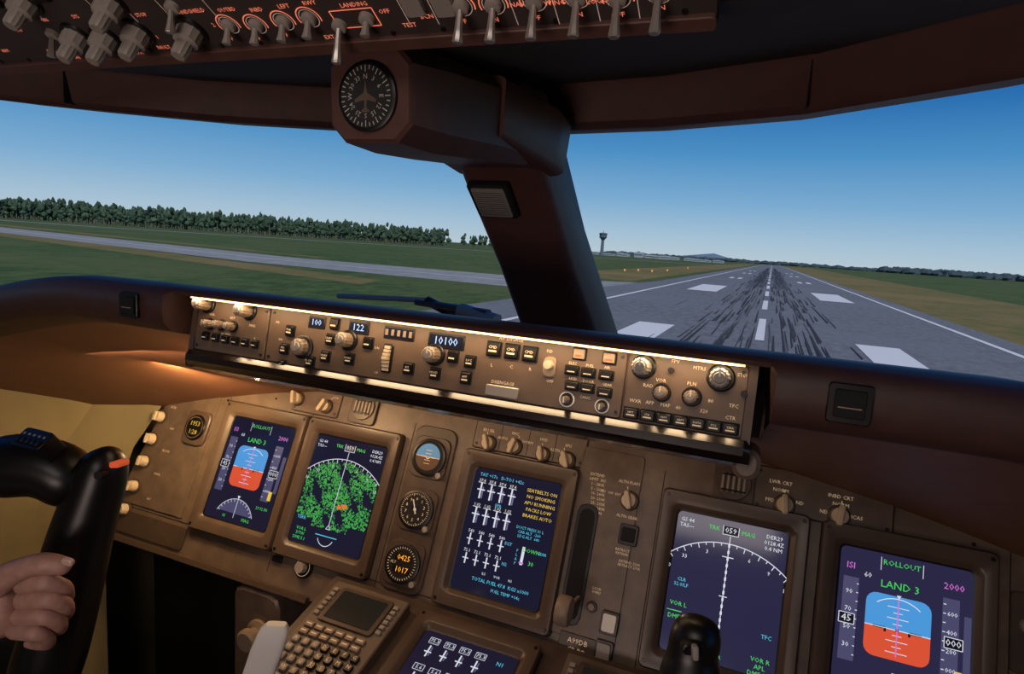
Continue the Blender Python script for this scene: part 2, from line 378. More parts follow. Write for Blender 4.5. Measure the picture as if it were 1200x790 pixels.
lab(600,398,'A/P ENGAGE',.005); lab(577,428,'L',.005); lab(600,430,'C',.005); lab(622,433,'R',.005)
u,v=mk(590,459); q.rbox(MCP,u,v,.038,.012,.001,.006,'silver',.001); lab(590,449,'DISENGAGE',.005)
btn(332,428,.011,.01,'A/T'); lab(327,378,'F/D',.004); lab(330,398,'ON',.004)
def ringknob(px,py,r):
    u,v=mk(px,py); q.cyl(MCP,u,v,[(r*1.35,.001),(r*1.35,.003)],'white',24); q.cyl(MCP,u,v,[(r*1.15,.003),(r*1.1,.0045)],'black',24); q.cyl(MCP,u,v,[(r*.7,.0045),(r*.6,.014)],'knobtan',16,.0005); q.rect(MCP,u,v,r*.22,r*1.1,.0146,'white')
ringknob(665,468,.006); ringknob(706,476,.0055)
u,v=mk(645,430); q.rbox(MCP,u,v,.014,.022,.001,.004,'knobtan',.005); q.cyl(MCP,u,v+.002,[(.005,.004),(.0045,.012)],'cream',14)
lab(645,412,'F/D',.0045); lab(645,447,'OFF',.0045)
for a,b in ((680,415),(715,420)): btn(a,b,.012,.010,m='knobtan',lit='e_orange')
for a,b in ((671,434),(690,437),(711,440),(671,452),(689,455),(709,460)): btn(a,b,.013,.0075,m='black',lit='label')
lab(672,426,'ELEC',.004); lab(692,429,'FUEL',.004); lab(712,431,'AIR',.004); lab(672,444,'HYD',.004); lab(690,447,'DOOR',.004); lab(712,451,'GEAR',.004); lab(686,466,'CANC',.004)
rknob(755,430,.0088,.024,'knobgrey'); rknob(845,443,.0095,.026,'knobgrey'); rknob(776,460,.0065,.015,'knobtan'); rknob(811,465,.0068,.015,'knobtan')
u,v=mk(787,434); q.cyl(MCP,u,v,[(.003,.001),(.003,.006)],'black',10); u,v=mk(872,462); q.cyl(MCP,u,v,[(.0035,.001),(.003,.006)],'black',10)
for i,l in enumerate(('WPT','STA','WPT','ARPT','DATA','POS','TERR')): btn(740+i*19.3,484+i*3.1,.013,.009,l,lit='label')
for a,b,l in ((757,415,'MINS'),(792,424,'FPV'),(820,432,'MTRS'),(848,424,'BARO'),(775,446,'VOR'),(811,450,'PLN'),(833,470,'80'),(762,472,'APP'),(795,478,'40'),(760,452,'RAD'),(870,440,'STD'),(745,470,'WXR'),(780,475,'MAP'),(825,482,'320'),(860,476,'TFC'),(856,490,'CTR')): lab(a,b,l,.0050)
for a in (-W2+.008,uL-.006,uL+.007,uR-.006,uR+.007,W2-.008):
    for v in (-.029,.027): q.cyl(MCP,a,v,[(.0022,.001),(.0018,.0024)],'black',8)
q.build()
q=MB('glareshield_light_strip'); q.box(Wc(-.345,.607,-.0958),Wc(.345,.611,-.0940),'lamp'); q.build(0)
# ------------------------------------------------------------ main instrument panel
q=MB('main_instrument_panel')
out=[(-.38,mz(-.295)),(-.74,mz(-.346)),(-.862,mz(-.378)),(-.925,mz(-.672)),(.925,mz(-.672)),(.862,mz(-.378)),(.74,mz(-.346)),(.38,mz(-.295))]
q.prism(MAIN,out,-.03,0,'panel',True)
def ma(px,py,h=0): return MAIN.at(px,py,h)
def plate2(cu,cv,w,h,m='panel',hh=.003):
    q.rbox(MAIN,cu,cv,w+.003,h+.003,0,.0006,'blackmatte',.006,.0002)
    q.rbox(MAIN,cu,cv,w,h,0,hh,m,.005,.0012)
    for a in (cu-w/2+.007,cu+w/2-.007):
        for b in (cv-h/2+.007,cv+h/2-.007): q.cyl(MAIN,a,b,[(.003,hh),(.0025,hh+.001)],'black',8)
def selector(px,py,r=.013,m='cream',h=.003,ang=0.3):
    u,v=ma(px,py); q.cyl(MAIN,u,v,[(r*1.15,h),(r*1.1,h+.004),(r,h+.005)],'panel_dark',24); q.cyl(MAIN,u,v,[(r*.85,h+.005),(r*.8,h+.012)],m,24)
    c,s=math.cos(ang+math.pi/2),math.sin(ang+math.pi/2)
    f=Fr(MAIN.w(u,v,h+.012),MAIN.u*c+MAIN.v*s,-MAIN.u*s+MAIN.v*c); q.rbox(f,0,0,r*2.1,r*.6,0,.012,m,r*.25,.0015)
    q.line(MAIN,[(u+c*r*1.3,v+s*r*1.3),(u+c*r*1.6,v+s*r*1.6)],.0012,h+.0008,'label')
def mlab(px,py,t,size=.007,m='label',h=.0036):
    u,v=ma(px,py); q.text(MAIN,t,u,v,size*1.08,m,h)
SW,SH=.162,.206
dc=mz(-.493)
q.prism(MAIN,[(-.855,mz(-.392)),(-.907,mz(-.605)),(-.715,mz(-.605)),(-.715,mz(-.368))],0,.003,'panel',True)
for i,(a,b) in enumerate(((191,489),(181,515),(172,541),(160,570),(149,597))):
    u,v=ma(a,b); q.cyl(MAIN,u,v,[(.016,.003),(.016,.006)],'panel_dark',24); q.cyl(MAIN,u,v,[(.012,.006),(.0115,.016),(.009,.020)],'cream',20,.0006); q.rbox(MAIN,u,v,.005,.02,.020,.025,'cream',.001)
u,v=ma(233,502); q.rbox(MAIN,u,v,.066,.074,0,.010,'panel_dark',.014,.002); q.cyl(MAIN,u,v,[(.028,.010),(.026,.013)],'black',28)
q.text(MAIN,'1953',u,v+.008,.014,'e_yel',.0136); q.text(MAIN,'1:28',u,v-.010,.014,'e_yel',.0136); q.arc(MAIN,u,v,.0225,0,360,.0010,.0134,'dim',30)
mlab(205,478,'AUX',.007); mlab(203,503,'MAP',.006); mlab(196,529,'FLOOD',.006); mlab(186,556,'PANEL',.006); mlab(176,585,'BRT',.006)
q.rbox(MAIN,-.80,mz(-.640),.22,.045,0,.004,'panel_dark',.006)
for a0,a1 in ((-.925,-.36),(.36,.925)):
    q.loft([[MAIN.w(a,mz(-.672)+b,c) for b,c in ((.006,0),(.006,.012),(-.004,.012),(-.008,.0),(-.008,-.03))] for a in (a0,a1)],'bezel',True,True)
plate2(-.47,mz(-.337),.115,.062); selector(351,468,.013); selector(384,477,.013,ang=-.4); mlab(352,450,'LWR CRT',.006); mlab(388,457,'INBD CRT',.006); mlab(343,457,'PFD',.005); mlab(395,467,'EICAS',.005)
def drum(px,py):
    u,v=ma(px,py); q.rbox(MAIN,u,v,.062,.066,0,.006,'panel_dark',.008,.001); q.cyl(MAIN,u,v,[(.026,.006),(.025,.009)],'bezel',24)
    for i in range(5): q.rbox(MAIN,u-.016+i*.008,v,.004,.030,.009,.012,'knobgrey',.001)
    for k in (-1,1): q.rbox(MAIN,u,v+k*.012,.036,.003,.011,.013,'black',.0005)
drum(428,478); drum(860,567)
plate2(.0+ -.005,mz(-.335),.21,.070,'panel')
for a,b,r in ((574,520,.013),(604,524,.013),(637,533,.012),(665,540,.014)): selector(a,b,r,ang=random.uniform(-.8,.8))
for a,b,t_ in ((574,505,'EIU SEL'),(605,509,'FMC'),(638,516,'HYD'),(667,523,'EFIS'),(590,514,'AUTO'),(619,519,'NORM'),(651,528,'ALTN')): mlab(a,b,t_,.0065)
for a in (588,620,651):
    u,v=ma(a,512+(a-588)*.2); q.rect(MAIN,u,mz(-.335),.0012,.066,.0034,'blackmatte')
plate2(.465,mz(-.345),.19,.066); selector(919,592,.014,ang=.1); selector(983,605,.014,ang=-.1)
for a,b,t_ in ((915,566,'LWR CRT'),(985,583,'INBD CRT'),(915,575,'NORM'),(985,592,'NORM'),(902,586,'PFD'),(937,590,'ND'),(965,600,'ND'),(1002,607,'EICAS')): mlab(a,b,t_,.007)
q.rbox(MAIN,.148,mz(-.47),.105,.30,0,.003,'panel',.006)
u,v=ma(679,660); q.rbox(MAIN,u+.0,v,.036,.19,.003,.0045,'black',.014); q.rbox(MAIN,u,v,.026,.176,.0045,.005,'blackmatte',.012)
selector(738,587,.014,h=.003); mlab(738,566,'ALTN FLAPS',.006); mlab(716,578,'RET  OFF  EXT',.005)
u,v=ma(737,627); q.rbox(MAIN,u,v,.030,.032,.003,.008,'black',.003); q.rbox(MAIN,u,v,.022,.022,.008,.010,'blackmatte',.002)
mlab(735,606,'ALTN GEAR',.006); mlab(730,645,'RETRACT\nEXTEND',.005)
for i in range(9): mlab(701,557+i*5.6,('EXTEND','LIMIT  IAS','1 - 280K','5 - 260K','10- 240K','20- 230K','25- 205K','30- 180K','.82M')[i],.0060)
mlab(738,660,'EXTEND 320K\nRETRACT 270K',.005); mlab(700,690,'LOCK\nOVRD',.005)
u,v=ma(694,711); q.cyl(MAIN,u,v,[(.009,.003),(.008,.006)],'black',16); q.cyl(MAIN,u,v,[(.005,.006),(.005,.01)],'knobtan',12)
u,v=ma(715,730); q.rbox(MAIN,u,v,.028,.034,.003,.009,'black',.003); q.rbox(MAIN,u,v,.021,.026,.009,.013,'white',.003)
u,v=ma(708,764); q.rbox(MAIN,u,v,.028,.034,.003,.009,'black',.003); q.rbox(MAIN,u,v,.021,.026,.009,.013,'knobgrey',.003)
u,v=ma(677,756); q.rbox(MAIN,u,v,.06,.03,.003,.006,'panel_dark',.002); q.text(MAIN,'A99DB',u,v+.005,.011,'label',.0066); q.text(MAIN,'CR-PQ',u,v-.008,.010,'label',.0066)
u,v=ma(357,665); q.cyl(MAIN,u,v,[(.020,0),(.020,.004),(.018,.006)],'black',24); q.cyl(MAIN,u,v,[(.011,.006),(.010,.018)],'knobgrey',18,.0006); q.arc(MAIN,u,v,.0155,0,360,.001,.0066,'label',20)
u,v=ma(387,657); q.rbox(MAIN,u,v,.03,.018,0,.004,'panel_dark',.002); mlab(387,657,'BRAKE\nSOURCE',.005,h=.0045)
u,v=ma(326,655); q.rbox(MAIN,u,v,.022,.012,0,.006,'black',.002)
for a in (-.69,-.47,-.235,.235,.47,.70): q.rect(MAIN,a,0,.0015,.33,.0006,'blackmatte')
q.line(MAIN,[(-.88,mz(-.612)),(-.1,mz(-.612))],.0015,.0007,'blackmatte')
u,v=ma(1190,740); q.rbox(MAIN,u+.016,v,.046,.10,0,.006,'panel_dark',.005); q.cyl(MAIN,u+.012,v+.01,[(.01,.006),(.009,.014)],'knobgrey',16)
rn=random.Random(2)
for i in range(26):
    a=rn.uniform(-.84,.84); sgn=1 if i%2 else -1
    q.cyl(MAIN,a,mz(-.318 if abs(a)<.4 else -.318-(abs(a)-.38)*.17)-(.0 if sgn>0 else .295),[(.003,0),(.0026,.0012)],'black',8)
q.build()
# ------------------------------------------------------------ gear lever
q=MB('landing_gear_lever')
u,v=ma(679,700); 
L=[]
for h,w_,hh in ((0,.012,.012),(.05,.010,.010),(.085,.011,.011)): L.append([MAIN.w(u+a*w_/.012*.5,v-h*.15+b*hh/.012*.5,h+.004) for a,b in rr(0,0,.012,.012,.004,3)])
q.loft(L,'knobgrey',c1=True)
c=MAIN.w(u,v-.013,.09)
q.cyl(Fr(c-X*.011,MAIN.v,MAIN.n),0,0,[(.010,0),(.020,.001),(.022,.005),(.022,.017),(.020,.021),(.010,.022)],'knobtan',24)
q.build()
# ------------------------------------------------------------ display units
def display(name,fr,cu,cv,draw,w=SW,h=SH,scr='scr'):
    q=MB(name); bw,bh=w+.052,h+.060
    def lp(ww,hh,r,z): return [fr.w(a,b,z) for a,b in rr(cu,cv,ww,hh,r,4)]
    q.loft([lp(bw+.003,bh+.003,.008,.0002),lp(bw+.003,bh+.003,.008,.001)],'blackmatte',c1=True)
    q.loft([lp(bw,bh,.008,0),lp(bw,bh,.008,.013),lp(bw-.004,bh-.004,.008,.016),lp(w+.022,h+.022,.012,.016),lp(w+.016,h+.016,.012,.0145),lp(w+.004,h+.004,.008,.0085)],'bezel')
    q.loft([lp(w+.004,h+.004,.008,.0085),lp(w-.002,h-.002,.007,.0075)],'black')
    q.flat(fr,rr(cu,cv,w,h,.007,4),.0076,scr)
    for a in (-1,1):
        for b in (-1,1): q.cyl(fr,cu+a*(bw/2-.008),cv+b*(bh/2-.009),[(.0032,.016),(.0028,.0172)],'black',8)
    f=fr.sub(cu,cv,.0082,w/2); draw(q,f); return q.build()
def T(q,f,t,a,b,s,m): q.text(f,t,a,b,s,m,.0006)
def pfd(q,f):
    def clipbox(a0,b0,a1,b1,m,h,r=.12): q.flat(f,rr((a0+a1)/2,(b0+b1)/2,a1-a0,b1-b0,r,4),h,m)
    clipbox(-.55,-.42,.42,.60,'e_gnd',.0001,.16)
    sk=[(.42,.06)]+[p for p in rr(-.065,.09,.97,1.02,.16,4) if p[1]>.06]+[(-.55,.06)]
    q.flat(f,sk,.0002,'e_sky'); q.line(f,[(-.55,.06),(.42,.06)],.015,.0003,'e_white')
    for k in range(-4,5):
        if k==0: continue
        ln=.16 if k%2==0 else .07; y=.06+k*.09; q.line(f,[(-.065-ln,y),(-.065+ln,y)],.012,.0004,'e_white')
    q.arc(f,-.065,.06,.50,50,130,.015,.0004,'e_white',12)
    q.flat(f,[(-.065,.56),(-.10,.62),(-.03,.62)],.0005,'e_white')
    q.rect(f,-.065,.06,.045,.045,.0006,'e_blk'); 
    for sg in (-1,1): q.line(f,[(-.065+sg*.36,.06),(-.065+sg*.18,.06),(-.065+sg*.18,.0)],.035,.0006,'e_blk'); q.line(f,[(-.065+sg*.36,.06),(-.065+sg*.18,.06)],.012,.0007,'e_white')
    q.line(f,[(-.065,.55),(-.065,-.36)],.018,.00065,'e_mag'); 
    q.rect(f,-.80,.08,.24,1.36,.0001,'e_grey2'); q.rect(f,.69,.08,.24,1.36,.0001,'e_grey2'); q.rect(f,.93,.08,.10,.9,.0001,'e_grey2')
    for i in range(9):
        y=-.5+i*.145; q.line(f,[(-.71,y),(-.68,y)],.015,.0003,'e_white'); q.line(f,[(.58,y),(.62,y)],.015,.0003,'e_white')
        if i%2: T(q,f,str(20+i*10),-.82,y,.11,'e_white'); T(q,f,'%d00'%(i-1 if i>1 else 0),.71,y,.10,'e_white')
    q.rect(f,-.83,.07,.24,.17,.0004,'e_blk'); T(q,f,'45',-.83,.07,.16,'e_white'); q.rect(f,.74,.07,.26,.17,.0004,'e_blk'); T(q,f,'000',.74,.07,.15,'e_white')
    for x0,x1 in ((-.95,-.71),(.61,.87)): q.line(f,[(x0,-.015),(x1,-.015),(x1,.155),(x0,.155),(x0,-.015)],.012,.0006,'e_white')
    q.rect(f,.82,-.45,.10,.22,.0004,'e_yel')
    T(q,f,'ISI',-.82,.95,.15,'e_mag'); T(q,f,'2000',.72,.95,.15,'e_mag'); T(q,f,'29.92 IN',.70,-.78,.10,'e_green')
    T(q,f,'ROLLOUT',-.05,1.12,.125,'e_green'); T(q,f,'LAND 3',-.06,.76,.17,'e_green'); T(q,f,'60',-.55,.85,.12,'e_white')
    q.line(f,[(-.36,1.2),(-.36,.98)],.01,.0004,'e_white'); q.line(f,[(.27,1.2),(.27,.98)],.01,.0004,'e_white')
    p=[(-.065+.62*math.cos(math.radians(a)),-1.32+.62*math.sin(math.radians(a))) for a in range(25,156,8)]
    q.flat(f,p,.0001,'e_grey2'); q.arc(f,-.065,-1.32,.62,25,155,.012,.0003,'e_white',20)
    for a in range(30,151,10): c,s=math.cos(math.radians(a)),math.sin(math.radians(a)); q.line(f,[(-.065+.62*c,-1.32+.62*s),(-.065+.55*c,-1.32+.55*s)],.012,.0004,'e_white')
    q.line(f,[(-.065,-.72),(-.065,-1.15)],.012,.0004,'e_white'); q.flat(f,[(-.065,-.70),(-.11,-.62),(-.02,-.62)],.0005,'e_white'); T(q,f,'H',-.36,-1.15,.11,'e_green'); T(q,f,'MAG',.33,-1.15,.11,'e_green')
def nd_common(q,f,r,cy):
    q.arc(f,0,cy,r,38,142,.016,.0004,'e_white',40)
    for a in range(40,141,5):
        c,s=math.cos(math.radians(a)),math.sin(math.radians(a)); l=.09 if a%10==0 else .05; q.line(f,[(r*c,cy+r*s),((r-l)*c,cy+(r-l)*s)],.014,.0004,'e_white')
    for a,t_ in ((60,'9'),(75,'6'),(105,'3'),(122,'33'),(45,'12'),(136,'30')):
        c,s=math.cos(math.radians(a)),math.sin(math.radians(a)); T(q,f,t_,(r-.17)*c,cy+(r-.17)*s,.10,'e_white')
    q.rect(f,0,1.08,.28,.15,.0003,'e_blk'); q.line(f,[(-.14,1.16),(-.14,1.0),(.14,1.0),(.14,1.16)],.012,.0005,'e_white'); T(q,f,'059',0,1.08,.14,'e_white'); T(q,f,'TRK',-.30,1.08,.11,'e_green'); T(q,f,'MAG',.31,1.08,.11,'e_green')
    T(q,f,'GS 44\nTAS---',-.80,1.12,.10,'e_white'); T(q,f,'DER29\n0128.4Z\n0.4 NM',.76,1.12,.10,'e_white')
    q.line(f,[(0,.98),(0,cy)],.014,.0005,'e_white')
    q.line(f,[(-.06,cy-.10),(0,cy),(.06,cy-.10),(-.06,cy-.10)],.014,.0006,'e_white')
def nd_wx(q,f):
    rnd=random.Random(11); cy=-.72; r=1.52
    for i in range(2900):
        x=rnd.uniform(-.97,.98); y=rnd.uniform(cy-.1,.78)
        d=math.hypot(x,y-cy); a=math.degrees(math.atan2(y-cy,x))
        if d>r-.06 or (a<5 or a>175) and d>.5: continue
        k=math.sin(x*5+1.3)*math.cos(y*6+.4)+math.sin(x*13+y*9)*.6+rnd.uniform(-.3,.3)
        if k<-.55: continue
        s=rnd.uniform(.010,.032); n=5
        q.flat(f,[(x+s*rnd.uniform(.6,1.2)*math.cos(j*math.pi*.4),y+s*rnd.uniform(.6,1.2)*math.sin(j*math.pi*.4)) for j in range(n)],.0001+.0000001*i,'e_terr' if k>.2 or rnd.random()<.4 else 'e_terr2')
    for i in range(10):
        x=.18+rnd.uniform(-.1,.14); y=-.28+rnd.uniform(-.06,.06); q.rect(f,x,y,.07,.06,.00045,'e_orange')
    nd_common(q,f,r,cy); T(q,f,'VOR L\nDTW\nDME 5.1',-.72,-.95,.10,'e_green'); T(q,f,'TERR',-.8,-.70,.11,'e_cyan'); q.line(f,[(-.3,-.98),(.3,-.98)],.02,.0006,'e_cyan')
    q.arc(f,0,-.98,.22,200,340,.015,.0006,'e_white',10)
def nd(q,f):
    nd_common(q,f,1.62,-.78)
    for i in range(14): q.rect(f,0,-.75+i*.12,.035,.06,.0006,'e_white')
    q.line(f,[(-.95,-.55),(-.7,-.55)],.012,.0004,'e_green'); q.line(f,[(-.07,-.1),(.07,-.1)],.016,.0006,'e_white')
    T(q,f,'VOR L\n-----\nDME --',-.76,-.42,.11,'e_green'); T(q,f,'CLR\n32.0/LF',-.76,.02,.09,'e_cyan'); T(q,f,'EGR\n0.6',.0,-1.13,.10,'e_green'); T(q,f,'VOR R\nAPL\nDME 2.9',.74,-1.0,.11,'e_green')
    T(q,f,'TFC',.80,-.6,.10,'e_cyan'); q.line(f,[(-.1,.6),(.1,.6)],.016,.0006,'e_white')
def eicas(q,f):
    T(q,f,'TAT +17c   D-TO1 +42c',-.35,1.14,.10,'e_cyan')
    for row,(b,h) in enumerate(((.80,.34),(.28,.34))):
        for k in range(4):
            x=-.78+k*.24; q.rect(f,x,b,.035,h,.0003,'e_white'); q.rect(f,x+.05,b-.04,.03,h-.10,.0003,'e_grey'); q.line(f,[(x-.08,b+.02),(x+.10,b+.02)],.025,.0005,'e_white')
            q.rect(f,x,b+h/2+.045,.17,.085,.0003,'e_blk'); T(q,f,('37.4','1.02')[row],x,b+h/2+.045,.09,'e_white'); q.line(f,[(x-.09,b+h/2+.0),(x+.09,b+h/2+.0)],.012,.0005,'e_white')
    T(q,f,'EPR',-.30,.56,.09,'e_cyan')
    for k in range(4):
        x=-.78+k*.24; q.rect(f,x,-.22,.03,.24,.0003,'e_white'); T(q,f,'540',x,-.06,.09,'e_white'); q.rect(f,x,-.62,.03,.22,.0003,'e_white'); T(q,f,'72.1',x,-.46,.09,'e_white'); q.line(f,[(x-.07,-.22),(x+.07,-.22)],.02,.0005,'e_white'); q.line(f,[(x-.07,-.62),(x+.07,-.62)],.02,.0005,'e_white')
    T(q,f,'EGT',.10,-.14,.09,'e_cyan'); T(q,f,'N2',.10,-.55,.09,'e_cyan')
    for i,t_ in enumerate(('SEATBELTS ON','NO SMOKING','APU RUNNING','PACKS LOW','BRAKES AUTO')): T(q,f,t_,.60,1.02-i*.13,.10,'e_yel')
    T(q,f,'DUCT PRESS 31 L\nCAB ALT  -260\nLDG ALT  640',.50,.24,.08,'e_cyan')
    q.rect(f,.45,-.30,.06,.36,.0003,'e_white'); T(q,f,'DOWN',.62,-.18,.11,'e_green'); T(q,f,'30',.66,-.42,.12,'e_green'); q.rect(f,.45,-.44,.10,.03,.0005,'e_mag'); T(q,f,'F\nL\nA\nP',.32,-.22,.08,'e_cyan')
    T(q,f,'GEAR',.85,-.18,.08,'e_cyan'); T(q,f,'TOTAL FUEL 47.8  KGS x1000',.10,-.98,.10,'e_cyan'); T(q,f,'FUEL TEMP +14c',.25,-1.12,.09,'e_cyan')
    for k in range(3): T(q,f,('ILS','VOR','N1')[k],-.3+.3*k,-.84,.07,'e_white')
def eicas2(q,f):
    for row,b in enumerate((.62,.0,-.62)):
        for k in range(4):
            x=-.72+k*.33; q.rect(f,x,b,.03,.26,.0003,'e_white'); q.rect(f,x+.05,b,.02,.2,.0003,'e_grey'); T(q,f,('75.3','5.6','68')[row],x+.02,b+.24,.11,'e_white'); q.line(f,[(x-.09,b+.18),(x+.12,b+.18),(x+.12,b+.31),(x-.09,b+.31),(x-.09,b+.18)],.01,.0004,'e_white'); q.line(f,[(x-.07,b-.02),(x+.08,b-.02)],.025,.0005,'e_white')
        T(q,f,('N1','FF','OIL P')[row],.70,b+.2,.12,'e_cyan')
display('primary_flight_display',MAIN,-.576,dc,pfd); display('navigation_display',MAIN,-.357,dc,nd_wx)
display('engine_display',MAIN,-.009,dc,eicas); display('navigation_display',MAIN,.346,dc,nd,scr='scr2'); display('primary_flight_display',MAIN,.577,dc,pfd,scr='scr2')
# ------------------------------------------------------------ standby instruments
mat('e_sky2',(60,110,150),.4,em=(80,140,180),es=.5); mat('brownb',(90,60,40),.5)
q=MB('standby_instrument_panel')
q.rbox(MAIN,-.185,dc+.012,.088,.295,0,.005,'panel_dark',.02,.0015,4)
def gauge(px,py,kind,r=.034):
    u,v=ma(px,py,.006); u=-.185
    q.rbox(MAIN,u,v,2*r+.006,2*r+.008,.005,.009,'panel_dark',.016,.001,4)
    q.cyl(MAIN,u,v,[(r,.009),(r,.015),(r-.003,.016)],'black',32); f=MAIN.sub(u,v,.0163,r-.004); q.disc(f,0,0,1,0,'blackmatte',32)
    if kind=='att':
        q.flat(f,[(.82*math.cos(math.radians(a)),.82*math.sin(math.radians(a))) for a in range(0,181,12)],.0002,'e_sky2'); q.flat(f,[(.82*math.cos(math.radians(a)),.82*math.sin(math.radians(a))) for a in range(180,361,12)],.0002,'brownb')
        q.line(f,[(-.5,0),(-.15,0),(0,-.12),(.15,0),(.5,0)],.06,.0004,'label'); q.line(f,[(-.8,0),(.8,0)],.03,.0003,'label')
        for k_ in (-2,-1,1,2): q.line(f,[(-.2,k_*.2),(.2,k_*.2)],.03,.0003,'label')
    if kind=='alt':
        for i in range(50): a=math.radians(i*7.2); l=.16 if i%5==0 else .08; q.line(f,[(.95*math.cos(a),.95*math.sin(a)),((.95-l)*math.cos(a),(.95-l)*math.sin(a))],.025,.0003,'label')
        for i in range(10): a=math.radians(90-i*36); T(q,f,str(i),.62*math.cos(a),.62*math.sin(a),.26,'label')
        q.rect(f,0,.12,.55,.2,.0002,'lcdbg'); q.line(f,[(0,0),(-.25,.55)],.07,.0006,'white'); q.line(f,[(0,0),(.1,-.25)],.1,.0006,'white'); q.disc(f,0,0,.1,.0008,'white')
    if kind=='dig':
        for i in range(36): a=math.radians(i*10); q.line(f,[(.95*math.cos(a),.95*math.sin(a)),(.83*math.cos(a),.83*math.sin(a))],.03,.0003,'label')
        q.rect(f,.05,.32,1.1,.36,.0002,'black'); T(q,f,'0425',.08,.32,.44,'e_amber'); q.rect(f,.05,-.35,1.1,.36,.0002,'black'); T(q,f,'1017',.08,-.35,.44,'e_amber'); T(q,f,'ALT',-.55,0,.22,'label')
    q.cyl(MAIN,u+r*.85,v-r*.85,[(.006,.005),(.0055,.018)],'knobgrey',14,.0004)
gauge(507,537,'att'); gauge(491,598,'alt'); gauge(472,660,'dig')
q.build()
# ------------------------------------------------------------ pedestal
q=MB('center_pedestal')
q.prism(PED,[(-.31,-.75),(.31,-.75),(.31,0.0),(-.31,0.0)],-.02,0,'panel_dark',True)
q.box(Wc(-.30,.18,-1.25),Wc(.30,.86,-.655-.16),'blackmatte')
q.prism(Fr(Wc(-.305,0,0),Vector((0,1,0)),Vector((0,0,1))),[(.17,-1.25),(.87,-1.25),(.87,-.64),(.17,-.83)],-.005,.005,'panel_dark',True)
q.prism(Fr(Wc(.305,0,0),Vector((0,1,0)),Vector((0,0,1))),[(.17,-1.25),(.87,-1.25),(.87,-.64),(.17,-.83)],-.005,.005,'panel_dark',True)
q.box(Wc(.10,.42,-.76),Wc(.29,.70,-.69),'panel')
q.build(0)
mat('cduscr',(20,22,20),.15,em=(30,34,30),es=.5)
def CDU(name,cu,cv):
    q=MB(name); w,h=.146,.235
    q.rbox(PED,cu,cv,w,h,0,.022,'cdubody',.004,.002)
    f=PED; q.rbox(f,cu,cv+.068,.104,.074,.022,.026,'panel_dark',.006); q.rbox(f,cu,cv+.068,.088,.060,.026,.027,'cduscr',.003)
    for s_ in (-1,1):
        for i in range(6): q.rbox(f,cu+s_*.060,cv+.095-i*.0105,.009,.007,.022,.027,'knobgrey',.001)
    for r_ in range(2):
        for c in range(6): q.rbox(f,cu-.054+c*.0195,cv+.018-r_*.014,.016,.010,.022,.027,'knobtan',.001); q.rect(f,cu-.054+c*.0195,cv+.018-r_*.014,.010,.002,.0275,'label')
    for r_ in range(6):
        for c in range(7):
            m_='black' if c>2 else 'knobgrey'; q.rbox(f,cu-.056+c*.0185,cv-.012-r_*.0165,.0125,.0118,.022,.027,m_,.002); q.text(f,'ABCDEFGHIJKLMNOPQRSTUVWXYZ0123456789+-/.SDCXQR'[r_*7+c],cu-.056+c*.0185,cv-.012-r_*.0165,.009,'label',.0275)
    return q.build()
u,v=PED.at(412,724,.022); CDU('control_display_unit',u,v-.055); CDU('control_display_unit',.214,v-.055)
display('engine_display',PED,-.009,-.14,eicas2,w=.162,h=.175)
q=MB('speedbrake_lever')
b0=Wc(-.235,.56,-.71); b1=RP(324,731,.00106)
ax=(b1-b0).normalized(); side=(X*.9+Vector((0,.4,0))).normalized(); th=ax.cross(side).normalized()
L=[]
for t_,a,b in ((0,.010,.005),(.25,.014,.006),(.36,.019,.008),(.85,.020,.009),(.96,.018,.008),(1,.012,.005)):
    c=b0.lerp(b1,t_); L.append([c+side*(x_*a)+th*(y_*b) for x_,y_ in rr(0,0,2,2,.5,3)])
q.loft(L,'white',True,True)
q.build()
q=MB('rudder_pedal_housing')
q.box(Wc(-.90,.98,-1.25),Wc(-.33,1.02,-.70),'blackmatte'); 
f=Fr(Wc(-.475,.86,-.80),X,Vector((0,0,1)))
q.rbox(f,0,0,.11,.24,-.1,0,'panel',.02,.004); q.cyl(f,.01,.04,[(.026,0),(.026,.006),(.015,.01),(.015,.022),(.022,.025),(.022,.034),(.018,.038)],'knobtan',24)
q.rbox(f,.01,-.05,.05,.04,0,.006,'panel_dark',.004)
q.build()
# ------------------------------------------------------------ overhead panel
q=MB('overhead_panel')
U0,U1=-.50,.305
q.prism(OH,[(U0,0),(U1,0),(U1,.50),(U0,.50)],-.006,.004,'oh_panel',True)
q.rbox(OH,(U0+U1)/2,.003,U1-U0,.012,-.01,.008,'trim_brown',.003)
def oa(px,py): return OH.at(px,py,.005)
def ohknob(px,py,r=.0115):
    u,v=oa(px,py); q.cyl(OH,u,v,[(r*1.3,.004),(r*1.25,.007)],'black',20); q.cyl(OH,u,v,[(r,.007),(r*.95,.018),(r*.62,.020),(r*.6,.032),(r*.5,.034)],'knobgrey',24,.0007)
def toggle(px,py,ln=.026,m='silver',ring=True,up=-.45):
    u,v=oa(px,py); q.cyl(OH,u,v,[(.0065,.004),(.006,.008),(.004,.009)],'knobgrey',14)
    ax=(OH.n+OH.v*up).normalized(); s1=OH.u; s2=ax.cross(s1)
    L=[]
    for t_,r in ((0,.0022),(.6,.003),(.95,.0042),(1,.0036)):
        c=OH.w(u,v,.007)+ax*ln*t_; L.append([c+s1*r*math.cos(a*math.pi/4)+s2*r*math.sin(a*math.pi/4) for a in range(8)])
    q.loft(L,m,c1=True)
    if ring: q.arc(OH,u,v,.0108,-20,200,.0010,.0046,'oh_red',20); q.arc(OH,u,v,.0085,0,360,.0006,.0046,'oh_white',20)
def olab(px,py,t_,s=.0056): u,v=oa(px,py); q.text(OH,t_,u,v,s,'oh_red',.0046)
